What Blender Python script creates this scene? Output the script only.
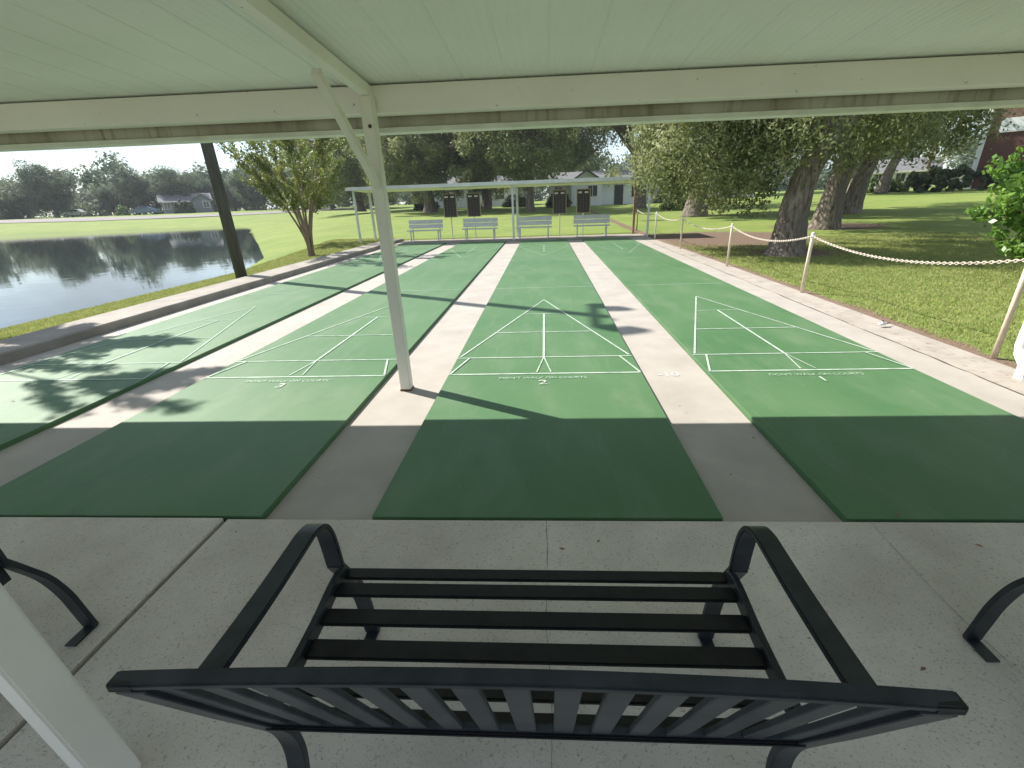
import bpy, bmesh, math, random
import numpy as np
from mathutils import Vector, Matrix

for o in list(bpy.data.objects):
    bpy.data.objects.remove(o)
S = bpy.context.scene
COL = S.collection
R = math.radians

# ------------------------------------------------------------------ camera
cam = bpy.data.cameras.new('camera')
cam.sensor_width = 36.0
cam.lens = 36.0 * 451.73 / 1024.0
cam.shift_x = -9.2 / 1024.0
cam.clip_start = 0.05
cam.clip_end = 3000
camo = bpy.data.objects.new('camera', cam)
COL.objects.link(camo)
yaw, pitch, roll = .060, .388, -.035
fw = Vector((-math.sin(yaw)*math.cos(pitch), math.cos(yaw)*math.cos(pitch), -math.sin(pitch)))
rt = Vector((math.cos(yaw), math.sin(yaw), 0))
up = rt.cross(fw)
r2 = rt*math.cos(roll) + up*math.sin(roll)
u2 = up*math.cos(roll) - rt*math.sin(roll)
mt = Matrix((r2, u2, -fw)).transposed().to_4x4()
mt.translation = Vector((.022, -1.922, 1.536))
camo.matrix_world = mt
S.camera = camo
S.render.resolution_x = 1024
S.render.resolution_y = 768

# ------------------------------------------------------------------ light
SUN_EL = R(43.0)
SUN_DIR = Vector((-.875*math.cos(SUN_EL), .485*math.cos(SUN_EL), math.sin(SUN_EL))).normalized()
w = bpy.data.worlds.new('World')
S.world = w
w.use_nodes = True
nt = w.node_tree
bg = nt.nodes['Background']
sky = nt.nodes.new('ShaderNodeTexSky')
sky.sky_type = 'NISHITA'
sky.sun_disc = False
sky.sun_elevation = SUN_EL
sky.sun_rotation = math.atan2(SUN_DIR.x, SUN_DIR.y)
sky.air_density = 1.0
sky.dust_density = .2
# thin high cloud, laid over the sky by direction
tc = nt.nodes.new('ShaderNodeTexCoord')
mp = nt.nodes.new('ShaderNodeMapping'); mp.inputs['Scale'].default_value = (1.2, 1.2, 5.0)
nz = nt.nodes.new('ShaderNodeTexNoise'); nz.inputs['Scale'].default_value = 2.2
nz.inputs['Detail'].default_value = 7; nz.inputs['Roughness'].default_value = .6
cr = nt.nodes.new('ShaderNodeValToRGB')
cr.color_ramp.elements[0].position = .22; cr.color_ramp.elements[0].color = (0, 0, 0, 1)
cr.color_ramp.elements[1].position = .56; cr.color_ramp.elements[1].color = (.85, .85, .85, 1)
mx = nt.nodes.new('ShaderNodeMixRGB'); mx.inputs[2].default_value = (2.9, 3.25, 3.65, 1)
nt.links.new(tc.outputs['Generated'], mp.inputs[0]); nt.links.new(mp.outputs[0], nz.inputs[0])
nt.links.new(nz.outputs[0], cr.inputs[0]); nt.links.new(cr.outputs[0], mx.inputs[0])
nt.links.new(sky.outputs[0], mx.inputs[1]); nt.links.new(mx.outputs[0], bg.inputs[0])
bg.inputs[1].default_value = .108
sl = bpy.data.lights.new('sun', 'SUN')
sl.energy = 4.5
sl.angle = R(.55)
sl.color = (1.0, .95, .885)
so = bpy.data.objects.new('sun', sl)
so.rotation_euler = SUN_DIR.to_track_quat('Z', 'Y').to_euler()
so.location = (-20, 10, 30)
COL.objects.link(so)
S.view_settings.view_transform = 'Standard'
S.view_settings.look = 'None'
S.view_settings.gamma = 1
S.view_settings.use_curve_mapping = False
S.view_settings.exposure = 1.12
S.cycles.max_bounces = 8
S.cycles.diffuse_bounces = 5

# ------------------------------------------------------------------ helpers
def tag(o, label=None, cat=None, group=None, kind=None):
    if label: o['label'] = label
    if cat: o['category'] = cat
    if group: o['group'] = group
    if kind: o['kind'] = kind
    return o

def empty(name, loc=(0, 0, 0), rz=0, label=None, cat=None, group=None):
    o = bpy.data.objects.new(name, None)
    o.empty_display_size = .2
    o.location = loc; o.rotation_euler = (0, 0, rz)
    COL.objects.link(o)
    return tag(o, label, cat, group)

def copy_tree(o, parent=None):
    c = o.copy(); COL.objects.link(c); c.parent = parent
    for ch in list(o.children):
        copy_tree(ch, c)
    return c

class MB:
    """collects shapes, builds one mesh object"""
    def __init__(s): s.v = []; s.f = []; s.sm = []
    def add(s, vs, fs, smooth=False):
        b = len(s.v); s.v += [tuple(p) for p in vs]
        for f in fs: s.f.append(tuple(i+b for i in f)); s.sm.append(smooth)
        return s
    def box(s, x0, x1, y0, y1, z0, z1, M=None):
        vs = [(x, y, z) for z in (z0, z1) for y in (y0, y1) for x in (x0, x1)]
        if M: vs = [M @ Vector(p) for p in vs]
        return s.add(vs, [(0,2,3,1),(4,5,7,6),(0,1,5,4),(2,6,7,3),(0,4,6,2),(1,3,7,5)])
    def bar(s, a, b, w, h, upv=(0, 0, 1)):
        a = Vector(a); b = Vector(b); d = (b-a).normalized(); u = Vector(upv)
        sd = d.cross(u)
        if sd.length < 1e-4: sd = d.cross(Vector((1, 0, 0)))
        sd.normalize(); u = sd.cross(d)
        vs = [p + sd*sx*w/2 + u*sz*h/2 for p in (a, b) for sz in (-1, 1) for sx in (-1, 1)]
        return s.add(vs, [(0,2,3,1),(4,5,7,6),(0,1,5,4),(2,6,7,3),(0,4,6,2),(1,3,7,5)])
    def tube(s, pts, rad, n=10, caps=True):
        pts = [Vector(p) for p in pts]
        if not hasattr(rad, '__len__'): rad = [rad]*len(pts)
        vs = []; ref = None
        for i, p in enumerate(pts):
            d = (pts[min(i+1, len(pts)-1)] - pts[max(i-1, 0)])
            d = d.normalized() if d.length > 1e-9 else Vector((0, 0, 1))
            if ref is None:
                ref = d.cross(Vector((0, 1, 0)))
                if ref.length < .1: ref = d.cross(Vector((1, 0, 0)))
            ref = (ref - d*ref.dot(d)).normalized(); o2 = d.cross(ref)
            for k in range(n):
                a = 2*math.pi*k/n
                vs.append(p + (ref*math.cos(a) + o2*math.sin(a))*rad[i])
        fs = [(i*n+k, i*n+(k+1) % n, (i+1)*n+(k+1) % n, (i+1)*n+k) for i in range(len(pts)-1) for k in range(n)]
        if caps: fs += [tuple(reversed(range(n))), tuple((len(pts)-1)*n+k for k in range(n))]
        return s.add(vs, fs, True)
    def ribbon(s, path, x, w, t):
        """flat bar whose path lies in the y/z plane; width w along x, thickness t in the plane"""
        P = [Vector((0, a, b)) for a, b in path]; vs = []
        for i, p in enumerate(P):
            d = (P[min(i+1, len(P)-1)] - P[max(i-1, 0)]).normalized()
            nrm = Vector((0, -d.z, d.y))
            for sx, sn in ((-1, -1), (1, -1), (1, 1), (-1, 1)):
                vs.append(p + nrm*sn*t/2 + Vector((x + sx*w/2, 0, 0)))
        fs = [(i*4+k, i*4+(k+1) % 4, (i+1)*4+(k+1) % 4, (i+1)*4+k) for i in range(len(P)-1) for k in range(4)]
        m = (len(P)-1)*4
        fs += [(3, 2, 1, 0), (m, m+1, m+2, m+3)]
        return s.add(vs, fs)
    def poly(s, pts, z): return s.add([(a, b, z) for a, b in pts], [tuple(range(len(pts)))])
    def build(s, name, mat, parent=None, bevel=0, seg=2, loc=None):
        me = bpy.data.meshes.new(name)
        me.from_pydata(s.v, [], s.f)
        me.polygons.foreach_set('use_smooth', s.sm)
        me.materials.append(mat)
        bm = bmesh.new(); bm.from_mesh(me); bmesh.ops.recalc_face_normals(bm, faces=bm.faces)
        if bevel:
            ed = [e for e in bm.edges if e.is_manifold and e.calc_face_angle(0) > .7]
            bmesh.ops.bevel(bm, geom=ed, offset=bevel, segments=seg, affect='EDGES', clamp_overlap=True)
        bm.to_mesh(me); bm.free(); me.update()
        o = bpy.data.objects.new(name, me); COL.objects.link(o)
        if parent: o.parent = parent
        if loc: o.location = loc
        return o

def catmull(pts, n=8):
    out = []; P = [pts[0]] + list(pts) + [pts[-1]]
    for i in range(1, len(P)-2):
        for k in range(n):
            t = k/n
            out.append(tuple(.5*((2*P[i][j]) + (-P[i-1][j]+P[i+1][j])*t + (2*P[i-1][j]-5*P[i][j]+4*P[i+1][j]-P[i+2][j])*t*t
                      + (-P[i-1][j]+3*P[i][j]-3*P[i+1][j]+P[i+2][j])*t**3) for j in range(len(pts[0]))))
    out.append(tuple(pts[-1]))
    return out

# ---- materials
def mat(name, c1, c2=None, scale=3, rough=.6, detail=5, lo=.35, hi=.65, spec=.5, metal=0, bump=0, bscale=60,
        c3=None, scale3=20, lo3=.6, hi3=.7, stretch=None, bdist=.01, transl=0):
    m = bpy.data.materials.new(name); m.use_nodes = True
    t = m.node_tree; N = t.nodes; L = t.links; b = N['Principled BSDF']
    b.inputs['Roughness'].default_value = rough
    b.inputs['Specular IOR Level'].default_value = spec
    b.inputs['Metallic'].default_value = metal
    co = N.new('ShaderNodeTexCoord'); src = co.outputs['Object']
    if stretch:
        mp = N.new('ShaderNodeMapping'); mp.inputs['Scale'].default_value = stretch
        L.new(src, mp.inputs[0]); src = mp.outputs[0]
    def noise(sc, de, a, bb):
        n = N.new('ShaderNodeTexNoise'); n.inputs['Scale'].default_value = sc; n.inputs['Detail'].default_value = de
        n.inputs['Roughness'].default_value = .6
        L.new(src, n.inputs['Vector'])
        r = N.new('ShaderNodeMapRange'); r.inputs[1].default_value = a; r.inputs[2].default_value = bb
        L.new(n.outputs[0], r.inputs[0]); return r.outputs[0]
    c2 = c2 or c1
    mix = N.new('ShaderNodeMixRGB'); mix.inputs[1].default_value = (*c1, 1); mix.inputs[2].default_value = (*c2, 1)
    L.new(noise(scale, detail, lo, hi), mix.inputs[0]); out = mix.outputs[0]
    if c3:
        m3 = N.new('ShaderNodeMixRGB'); m3.inputs[2].default_value = (*c3, 1)
        L.new(noise(scale3, 3, lo3, hi3), m3.inputs[0]); L.new(out, m3.inputs[1]); out = m3.outputs[0]
    L.new(out, b.inputs['Base Color'])
    if bump:
        n = N.new('ShaderNodeTexNoise'); n.inputs['Scale'].default_value = bscale; n.inputs['Detail'].default_value = 6
        L.new(src, n.inputs['Vector'])
        bp = N.new('ShaderNodeBump'); bp.inputs['Strength'].default_value = bump; bp.inputs['Distance'].default_value = bdist
        L.new(n.outputs[0], bp.inputs['Height']); L.new(bp.outputs[0], b.inputs['Normal'])
    if transl:
        tr = N.new('ShaderNodeBsdfTranslucent'); ms = N.new('ShaderNodeMixShader'); ms.inputs[0].default_value = transl
        hs = N.new('ShaderNodeHueSaturation'); hs.inputs['Hue'].default_value = .485; hs.inputs['Value'].default_value = 1.5
        L.new(out, hs.inputs['Color']); L.new(hs.outputs[0], tr.inputs['Color'])
        L.new(b.outputs[0], ms.inputs[1]); L.new(tr.outputs[0], ms.inputs[2])
        L.new(ms.outputs[0], N['Material Output'].inputs['Surface'])
    m['out'] = 1
    return m

M = {}
M['slab'] = mat('shaded_slab_concrete', (.41,.37,.315), (.62,.57,.495), 1.3, .85, 9, .32, .68, bump=.7, bscale=110, bdist=.004,
                c3=(.24,.205,.16), scale3=120, lo3=.57, hi3=.72)
M['strip'] = mat('strip_concrete', (.315,.286,.250), (.395,.361,.318), 2.2, .8, 8, .3, .7, bump=.25, bscale=120, bdist=.003,
                 c3=(.33,.29,.24), scale3=14, lo3=.66, hi3=.85)
M['kerb'] = mat('kerb_concrete', (.21,.185,.155), (.32,.29,.25), 2.5, .85, 8, .3, .7, bump=.35, bscale=60, bdist=.005,
                c3=(.24,.20,.15), scale3=9, lo3=.62, hi3=.85)
M['kerblight'] = mat('worn_kerb_concrete', (.29,.255,.215), (.40,.36,.31), 3.5, .85, 9, .3, .7, bump=.5, bscale=60, bdist=.006,
                c3=(.20,.165,.125), scale3=11, lo3=.58, hi3=.75)
def court_material():
    m = bpy.data.materials.new('green_court_paint'); m.use_nodes = True
    t = m.node_tree; N = t.nodes; L = t.links; b = N['Principled BSDF']
    b.inputs['Roughness'].default_value = .6; b.inputs['Specular IOR Level'].default_value = .38
    co = N.new('ShaderNodeTexCoord').outputs['Object']
    def noise(sc, de, a, bb, st=(1, 1, 1), c=0, d=1, ro=.6):
        mp = N.new('ShaderNodeMapping'); mp.inputs['Scale'].default_value = st; L.new(co, mp.inputs[0])
        n = N.new('ShaderNodeTexNoise'); n.inputs['Scale'].default_value = sc; n.inputs['Detail'].default_value = de
        n.inputs['Roughness'].default_value = ro; L.new(mp.outputs[0], n.inputs[0])
        r = N.new('ShaderNodeMapRange'); L.new(n.outputs[0], r.inputs[0])
        for k, q in enumerate((a, bb, c, d)): r.inputs[k+1].default_value = q
        return r.outputs[0], n.outputs[0]
    def mixc(f, a, bb):
        x = N.new('ShaderNodeMixRGB'); L.new(f, x.inputs[0])
        for k, q in ((1, a), (2, bb)):
            if isinstance(q, tuple): x.inputs[k].default_value = (*q, 1)
            else: L.new(q, x.inputs[k])
        return x.outputs[0]
    g = mixc(noise(.55, 6, .35, .65)[0], (.055, .138, .052), (.084, .166, .070))
    g = mixc(noise(3.0, 8, .48, .80, (1, .35, 1), 0, .75)[0], g, (.135, .200, .115))      # faded patches
    g = mixc(noise(5.0, 5, .60, .78, (4, .12, 1), 0, .5)[0], g, (.135, .215, .125))        # disc tracks along the lane
    g = mixc(noise(2.2, 7, .60, .74, (1, 1, 1), 0, .45)[0], g, (.040, .085, .042))        # old damp stains
    g = mixc(noise(90, 3, .60, .75, (1, 1, 1), 0, .6)[0], g, (.035, .085, .038))          # grit
    g = mixc(noise(17, 3, .735, .76, (1, 1, 1), 0, .8)[0], g, (.30, .36, .27))            # chips
    L.new(g, b.inputs['Base Color'])
    bp = N.new('ShaderNodeBump'); bp.inputs['Strength'].default_value = .25; bp.inputs['Distance'].default_value = .002
    L.new(noise(240, 5, 0, 1)[1], bp.inputs['Height']); L.new(bp.outputs[0], b.inputs['Normal'])
    return m
M['court'] = court_material()
M['line'] = mat('white_line_paint', (.47,.53,.46), (.23,.34,.24), 9, .6, 6, .42, .72)
M['fadedline'] = mat('worn_white_line_paint', (.30,.44,.33), (.13,.28,.17), 7, .55, 6, .42, .72)
M['softline'] = mat('weathered_line_paint', (.46,.54,.46), (.20,.32,.21), 9, .6, 6, .38, .68)
M['faint'] = mat('half_worn_letter_paint', (.46,.54,.45), (.16,.28,.18), 30, .55, 5, .40, .62)
M['chalk'] = mat('worn_white_number', (.62,.61,.58), (.44,.41,.38), 25, .7, 5, .40, .68)
M['joint'] = mat('dark_joint', (.03,.028,.022), (.07,.06,.045), 12, .95)
M['crack'] = mat('hairline_crack', (.13,.12,.10), (.24,.23,.2), 12, .95)
M['cream'] = mat('cream_painted_metal', (.74,.72,.66), (.65,.63,.57), 2.5, .45, 6, .35, .75, c3=(.34,.28,.20), scale3=22, lo3=.74, hi3=.86, bump=.04, bscale=40)
M['beam'] = mat('cream_painted_beam', (.80,.77,.745), (.72,.69,.66), 1.7, .5, 7, .35, .75, c3=(.16,.13,.09), scale3=20, lo3=.69, hi3=.76, bump=.05, bscale=30)
M['panel'] = mat('off_white_roof_panel', (.76,.79,.77), (.68,.71,.69), .8, .5, 6, .3, .7, c3=(.28,.26,.20), scale3=30, lo3=.72, hi3=.80)
M['gutter'] = mat('stained_gutter', (.48,.47,.40), (.25,.22,.16), 1.6, .6, 7, .42, .75, stretch=(1.2, 1, .12), c3=(.15,.13,.09), scale3=18, lo3=.52, hi3=.86)
M['gutterlip'] = mat('gutter_lip', (.66,.68,.62), (.55,.57,.50), 5, .5)
M['black'] = mat('blue_black_powder_coat', (.010,.014,.019), (.024,.030,.037), 14, .36, 4, spec=.38, bump=.06, bscale=260, bdist=.001)
M['blackslat'] = mat('black_slat_coat', (.007,.008,.009), (.013,.014,.016), 18, .40, 4, spec=.3)
M['slatgrey'] = mat('skylit_slat_coat', (.024,.030,.037), (.046,.054,.062), 11, .45, 6, spec=.4)  # back slats: coat lightened, sky light from behind put into the colour
M['rust'] = mat('rust', (.18,.07,.025), (.09,.04,.02), 30, .9)
M['galv'] = mat('white_aluminium', (.72,.74,.74), (.60,.62,.62), 4, .45, 5)
M['roofedge'] = mat('pale_shelter_roof', (.66,.67,.64), (.56,.58,.55), 2, .4, 5)
M['woodpost'] = mat('brown_wood_post', (.34,.20,.13), (.24,.14,.09), 8, .8, 5)
M['board'] = mat('dark_scoreboard', (.05,.035,.03), (.035,.028,.028), 10, .6)
M['boardframe'] = mat('tan_board_frame', (.42,.36,.24), (.34,.28,.18), 12, .7)
M['boardline'] = mat('chalk_grid', (.20,.18,.17), (.15,.13,.12), 12, .7)
M['polewood'] = mat('weathered_pole', (.085,.085,.07), (.045,.045,.038), 6, .85, 6, stretch=(3, 3, .35), bump=.4, bscale=14)
M['rope'] = mat('aged_plastic_chain', (.66,.60,.52), (.50,.42,.34), 20, .9)
M['peachpost'] = mat('pale_wood_stake', (.72,.62,.50), (.58,.48,.37), 12, .7)
M['bark'] = mat('oak_bark', (.085,.066,.05), (.29,.24,.19), 13, .95, 8, .38, .62, stretch=(1, 1, .22), bump=1.0, bscale=16, bdist=.06,
                c3=(.14,.12,.10), scale3=3, lo3=.45, hi3=.62)
M['smoothbark'] = mat('crape_bark', (.26,.19,.13), (.17,.12,.085), 5, .8, 5, stretch=(1, 1, .4))
M['oakleaf'] = mat('oak_leaf', (.125,.16,.05), (.255,.28,.12), .9, .6, 4, .40, .60, spec=.35, transl=.38, c3=(.08,.10,.04), scale3=2.2, lo3=.5, hi3=.62)
M['darkleaf'] = mat('dark_leaf', (.12,.155,.055), (.23,.255,.115), .5, .6, 4, .40, .62, spec=.3, transl=.42)
M['farleaf'] = mat('far_oak_leaf', (.07,.11,.07), (.16,.20,.12), .25, .7, 4, .42, .60, spec=.25, transl=.35)
M['limeleaf'] = mat('crape_leaf', (.10,.15,.035), (.17,.20,.05), 1.3, .5, 4, .38, .62, spec=.4, transl=.38)
M['bushleaf'] = mat('glossy_bush_leaf', (.09,.20,.030), (.17,.29,.05), 2.0, .38, 4, .38, .62, spec=.5, transl=.30)
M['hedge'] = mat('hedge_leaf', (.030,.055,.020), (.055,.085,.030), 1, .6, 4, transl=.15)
M['brighthedge'] = mat('bright_hedge_leaf', (.10,.17,.04), (.14,.22,.06), 1, .6, 4, transl=.25)  # leaf of a brighter yellow-green than the dark hedge
M['siding'] = mat('white_siding', (.80,.83,.86), (.72,.75,.78), 1.5, .6)
M['roofgrey'] = mat('grey_shingles', (.12,.125,.135), (.18,.18,.19), 4, .9, 5)
M['brownroof'] = mat('brown_shingles', (.12,.075,.05), (.20,.13,.09), 3, .9, 5)
M['brick'] = mat('red_brick', (.09,.040,.032), (.14,.060,.045), 6, .9, 5)
M['greywall'] = mat('grey_stucco', (.22,.24,.26), (.18,.20,.22), 1.5, .8)
M['trim'] = mat('white_trim', (.78,.78,.77), (.70,.70,.69), 4, .5)
M['glass'] = mat('window_glass', (.03,.04,.05), (.05,.06,.07), 2, .1, spec=.8)
M['asphalt'] = mat('pale_road', (.16,.145,.14), (.21,.19,.18), 2, .9)
M['carpaint'] = mat('pale_car_paint', (.62,.66,.70), (.60,.64,.68), 2, .25, spec=.6)
M['bluepaint'] = mat('blue_car_paint', (.08,.14,.22), (.09,.15,.23), 2, .25, spec=.6)
M['rubber'] = mat('tyre_rubber', (.02,.02,.02), (.03,.03,.03), 20, .8)

# ------------------------------------------------------------------ terrain
def sst(x, a, b):
    t = np.clip((np.asarray(x, float)-a)/(b-a), 0, 1); return t*t*(3-2*t)
POND = np.array([(-9.85,-30),(-9.80,5.5),(-9.78,12.5),(-11.5,16.7),(-15.9,23.6),(-22.8,34),(-32,47.5),(-38,53),(-51,54.5),(-63,51.6),(-88,46),(-112,40),(-115,-30)])
WATER = -.35
def pond_sd(x, y):
    """signed distance, positive outside"""
    P = POND; n = len(P); d = np.full(x.shape, 1e9); inside = np.zeros(x.shape, bool)
    for i in range(n):
        ax, ay = P[i]; bx, by = P[(i+1) % n]; ex, ey = bx-ax, by-ay
        t = np.clip(((x-ax)*ex+(y-ay)*ey)/(ex*ex+ey*ey), 0, 1)
        d = np.minimum(d, np.hypot(x-ax-t*ex, y-ay-t*ey))
        c = (ay > y) != (by > y)
        with np.errstate(divide='ignore', invalid='ignore'):
            xi = ax + (y-ay)*ex/(ey if ey else 1e-9)
        inside ^= c & (x < xi)
    return np.where(inside, -d, d)
def base_h(x, y):
    r = np.hypot(x, y)
    lf = sst(-x, 15, 35)
    return -.02 + .9*sst(r, 10, 80)*(1-lf) + 1.15*sst(r, 50, 115)*lf + .4*sst(x, 10, 45)*sst(r, 14, 50)
def terrain(x, y):
    x = np.asarray(x, float); y = np.asarray(y, float)
    h = base_h(x, y); sd = pond_sd(x, y); r = np.hypot(x, y)
    wd = 2.7 + 12*sst(r, 22, 75)
    out = WATER + (h-WATER)*sst(sd/wd, -.35, 1)*1.0
    out = np.where(sd > 0, WATER + (h-WATER)*np.clip(sd/wd, 0, 1)**.8, WATER - np.minimum(1.2, -sd*.25))
    slab = (x > -6.9) & (x < 4.12) & (y > -7.1) & (y < 19.1)
    return np.where(slab, -.25, out)
def th(x, y): return float(terrain(np.array([x]), np.array([y]))[0])

def axis(lo, hi, fine_lo, fine_hi, step, extra):
    a = list(np.arange(fine_lo, fine_hi+1e-6, step)); s = step; v = fine_hi
    while v < hi: s *= 1.09; v += s; a.append(v)
    s = step; v = fine_lo
    while v > lo: s *= 1.09; v -= s; a.append(v)
    return np.array(sorted(set([round(q, 3) for q in a + extra])))
xs = axis(-420, 420, -13, 13, .5, [-6.92, -6.86, 4.08, 4.16])
ys = axis(-60, 620, 0, 24, .5, [-7.12, -7.0, 19.0, 19.13])
gx, gy = np.meshgrid(xs, ys)
gz = terrain(gx.ravel(), gy.ravel())
nx, ny = len(xs), len(ys)
rng0 = np.random.default_rng(3)
vs = np.stack([gx.ravel(), gy.ravel(), gz], -1)
ii = np.arange(nx*ny).reshape(ny, nx)
fs = np.stack([ii[:-1, :-1], ii[:-1, 1:], ii[1:, 1:], ii[1:, :-1]], -1).reshape(-1, 4)

def fast_mesh(name, verts, quads, material, smooth=False):
    me = bpy.data.meshes.new(name)
    k = quads.shape[1]
    me.vertices.add(len(verts)); me.vertices.foreach_set('co', np.asarray(verts, np.float32).ravel())
    me.loops.add(quads.size); me.loops.foreach_set('vertex_index', quads.astype(np.int32).ravel())
    me.polygons.add(len(quads)); me.polygons.foreach_set('loop_start', np.arange(0, quads.size, k, dtype=np.int32))
    me.polygons.foreach_set('use_smooth', np.full(len(quads), smooth))
    me.materials.append(material); me.update(calc_edges=True)
    return me

# lawn material: sunny turf, dry straw flecks, bare mulch round the oaks and along the kerb
def lawn_material():
    m = bpy.data.materials.new('lawn'); m.use_nodes = True
    t = m.node_tree; N = t.nodes; L = t.links; b = N['Principled BSDF']
    b.inputs['Roughness'].default_value = .9; b.inputs['Specular IOR Level'].default_value = .2
    co = N.new('ShaderNodeTexCoord').outputs['Object']
    def noise(sc, de=5, vec=co):
        n = N.new('ShaderNodeTexNoise'); n.inputs['Scale'].default_value = sc; n.inputs['Detail'].default_value = de
        n.inputs['Roughness'].default_value = .65
        L.new(vec, n.inputs['Vector']); return n.outputs[0]
    def mr(v, a, bb, c=0, d=1):
        r = N.new('ShaderNodeMapRange'); L.new(v, r.inputs[0])
        for k, q in enumerate((a, bb, c, d)): r.inputs[k+1].default_value = q
        return r.outputs[0]
    def mixc(f, a, bb):
        x = N.new('ShaderNodeMixRGB')
        L.new(f, x.inputs[0])
        for k, q in ((1, a), (2, bb)):
            if isinstance(q, tuple): x.inputs[k].default_value = (*q, 1)
            else: L.new(q, x.inputs[k])
        return x.outputs[0]
    def mth(op, a, bb=None):
        x = N.new('ShaderNodeMath'); x.operation = op
        for k, q in ((0, a), (1, bb)):
            if q is None: continue
            if isinstance(q, (int, float)): x.inputs[k].default_value = q
            else: L.new(q, x.inputs[k])
        return x.outputs[0]
    g = mixc(mr(noise(.35), .38, .62), (.135,.225,.034), (.21,.275,.056))
    g = mixc(mr(noise(26, 6), .45, .66), g, (.24,.24,.10))
    g = mixc(mr(noise(60, 4), .52, .66), g, (.07,.115,.022))
    sx = N.new('ShaderNodeSeparateXYZ'); L.new(co, sx.inputs[0])
    # mulch: patch round the first oak and its neighbour, plus the strip against the walk
    def patch(px, py, rx, ry):
        dx = mth('DIVIDE', mth('SUBTRACT', sx.outputs[0], px), rx); dy = mth('DIVIDE', mth('SUBTRACT', sx.outputs[1], py), ry)
        return mth('SQRT', mth('ADD', mth('MULTIPLY', dx, dx), mth('MULTIPLY', dy, dy)))
    d = mth('MINIMUM', patch(6.3, 15.2, 3.6, 3.6), patch(6.6, 10.9, 1.5, 1.3))
    d = mth('MINIMUM', d, patch(12.0, 19.0, 2.4, 2.2))
    edge = mth('ADD', mth('MULTIPLY', mth('ABSOLUTE', mth('SUBTRACT', sx.outputs[0], 4.2)), 2.3), mth('MULTIPLY', noise(1.1, 4), .75))
    d = mth('MINIMUM', d, edge)
    f = mth('SUBTRACT', 1.35, mth('ADD', d, mth('MULTIPLY', noise(3.0, 6), .9)))
    dirt = mixc(mr(noise(40, 5), .4, .65), (.20,.14,.10), (.11,.08,.058))
    g = mixc(mr(f, -.08, .12), g, dirt)
    L.new(g, b.inputs['Base Color'])
    bp = N.new('ShaderNodeBump'); bp.inputs['Strength'].default_value = .8; bp.inputs['Distance'].default_value = .03
    L.new(noise(34, 6), bp.inputs['Height']); L.new(bp.outputs[0], b.inputs['Normal'])
    return m
M['lawn'] = lawn_material()
me = fast_mesh('lawn', vs, fs, M['lawn'], True)
o = bpy.data.objects.new('lawn', me); COL.objects.link(o); tag(o, kind='structure')

# water
def water_material():
    m = bpy.data.materials.new('pond_water'); m.use_nodes = True
    t = m.node_tree; N = t.nodes; L = t.links; b = N['Principled BSDF']
    b.inputs['Base Color'].default_value = (.020, .030, .030, 1); b.inputs['Roughness'].default_value = .03
    b.inputs['IOR'].default_value = 1.33; b.inputs['Specular IOR Level'].default_value = .9
    co = N.new('ShaderNodeTexCoord').outputs['Object']
    mp = N.new('ShaderNodeMapping'); mp.inputs['Scale'].default_value = (1, 1.0, 1); L.new(co, mp.inputs[0])
    n = N.new('ShaderNodeTexNoise'); n.inputs['Scale'].default_value = 1.6; n.inputs['Detail'].default_value = 3; L.new(mp.outputs[0], n.inputs[0])
    bp = N.new('ShaderNodeBump'); bp.inputs['Strength'].default_value = .14; bp.inputs['Distance'].default_value = .02
    L.new(n.outputs[0], bp.inputs['Height']); L.new(bp.outputs[0], b.inputs['Normal'])
    return m
M['water'] = water_material()
mb = MB(); mb.add([(-122,-36,WATER),(-8.6,-36,WATER),(-8.6,62,WATER),(-122,62,WATER)], [(0,1,2,3)])
tag(mb.build('pond_water', M['water']), kind='structure')

# road beyond the pond, draped on the ground
def drape(name, pts, wdt, m, dz=.03, sub=3.0):
    P = []
    for (a, b) in zip(pts[:-1], pts[1:]):
        a = Vector(a); b = Vector(b); n = max(1, int((b-a).length/sub))
        P += [a.lerp(b, k/n) for k in range(n)]
    P.append(Vector(pts[-1])); mb = MB(); V = []
    for i, p in enumerate(P):
        d = (P[min(i+1, len(P)-1)]-P[max(0, i-1)]).normalized(); nn = Vector((-d.y, d.x))
        for k in range(5):
            q = p + nn*wdt*(k/4-.5); V.append((q.x, q.y, th(q.x, q.y)+dz))
    F = [(i*5+k, i*5+k+1, (i+1)*5+k+1, (i+1)*5+k) for i in range(len(P)-1) for k in range(4)]
    mb.add(V, F); return tag(mb.build(name, m), kind='structure')
drape('road', [(-190, 50), (-110, 60), (-84, 64), (-66, 68), (-50, 74), (-38, 92)], 9, M['asphalt'], .06)

# ------------------------------------------------------------------ slabs and courts
FT = .3048
YE = 52*FT*1.08                                    # far end of the courts
cx_e = [-19*FT, -13*FT, -11*FT, -5*FT, -3*FT, 3*FT, 5*FT, 11*FT]
def slab(name, x0, x1, y0, y1, top, m, bot=-.5, bevel=.006):
    mb = MB(); mb.box(x0, x1, y0, y1, bot, top); return tag(mb.build(name, m, bevel=bevel, seg=1), kind='structure')
# shaded slab, in panels with open joints
slab('slab_left', -6.88, -1.722, -7, -.022, .004, M['slab'])
slab('slab_right', -1.70, 4.2, -7, -.024, -.004, M['slab'], bevel=.004)
slab('joint_base', -6.87, 4.18, -6.9, 18.9, -.062, M['joint'], bevel=0)
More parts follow.
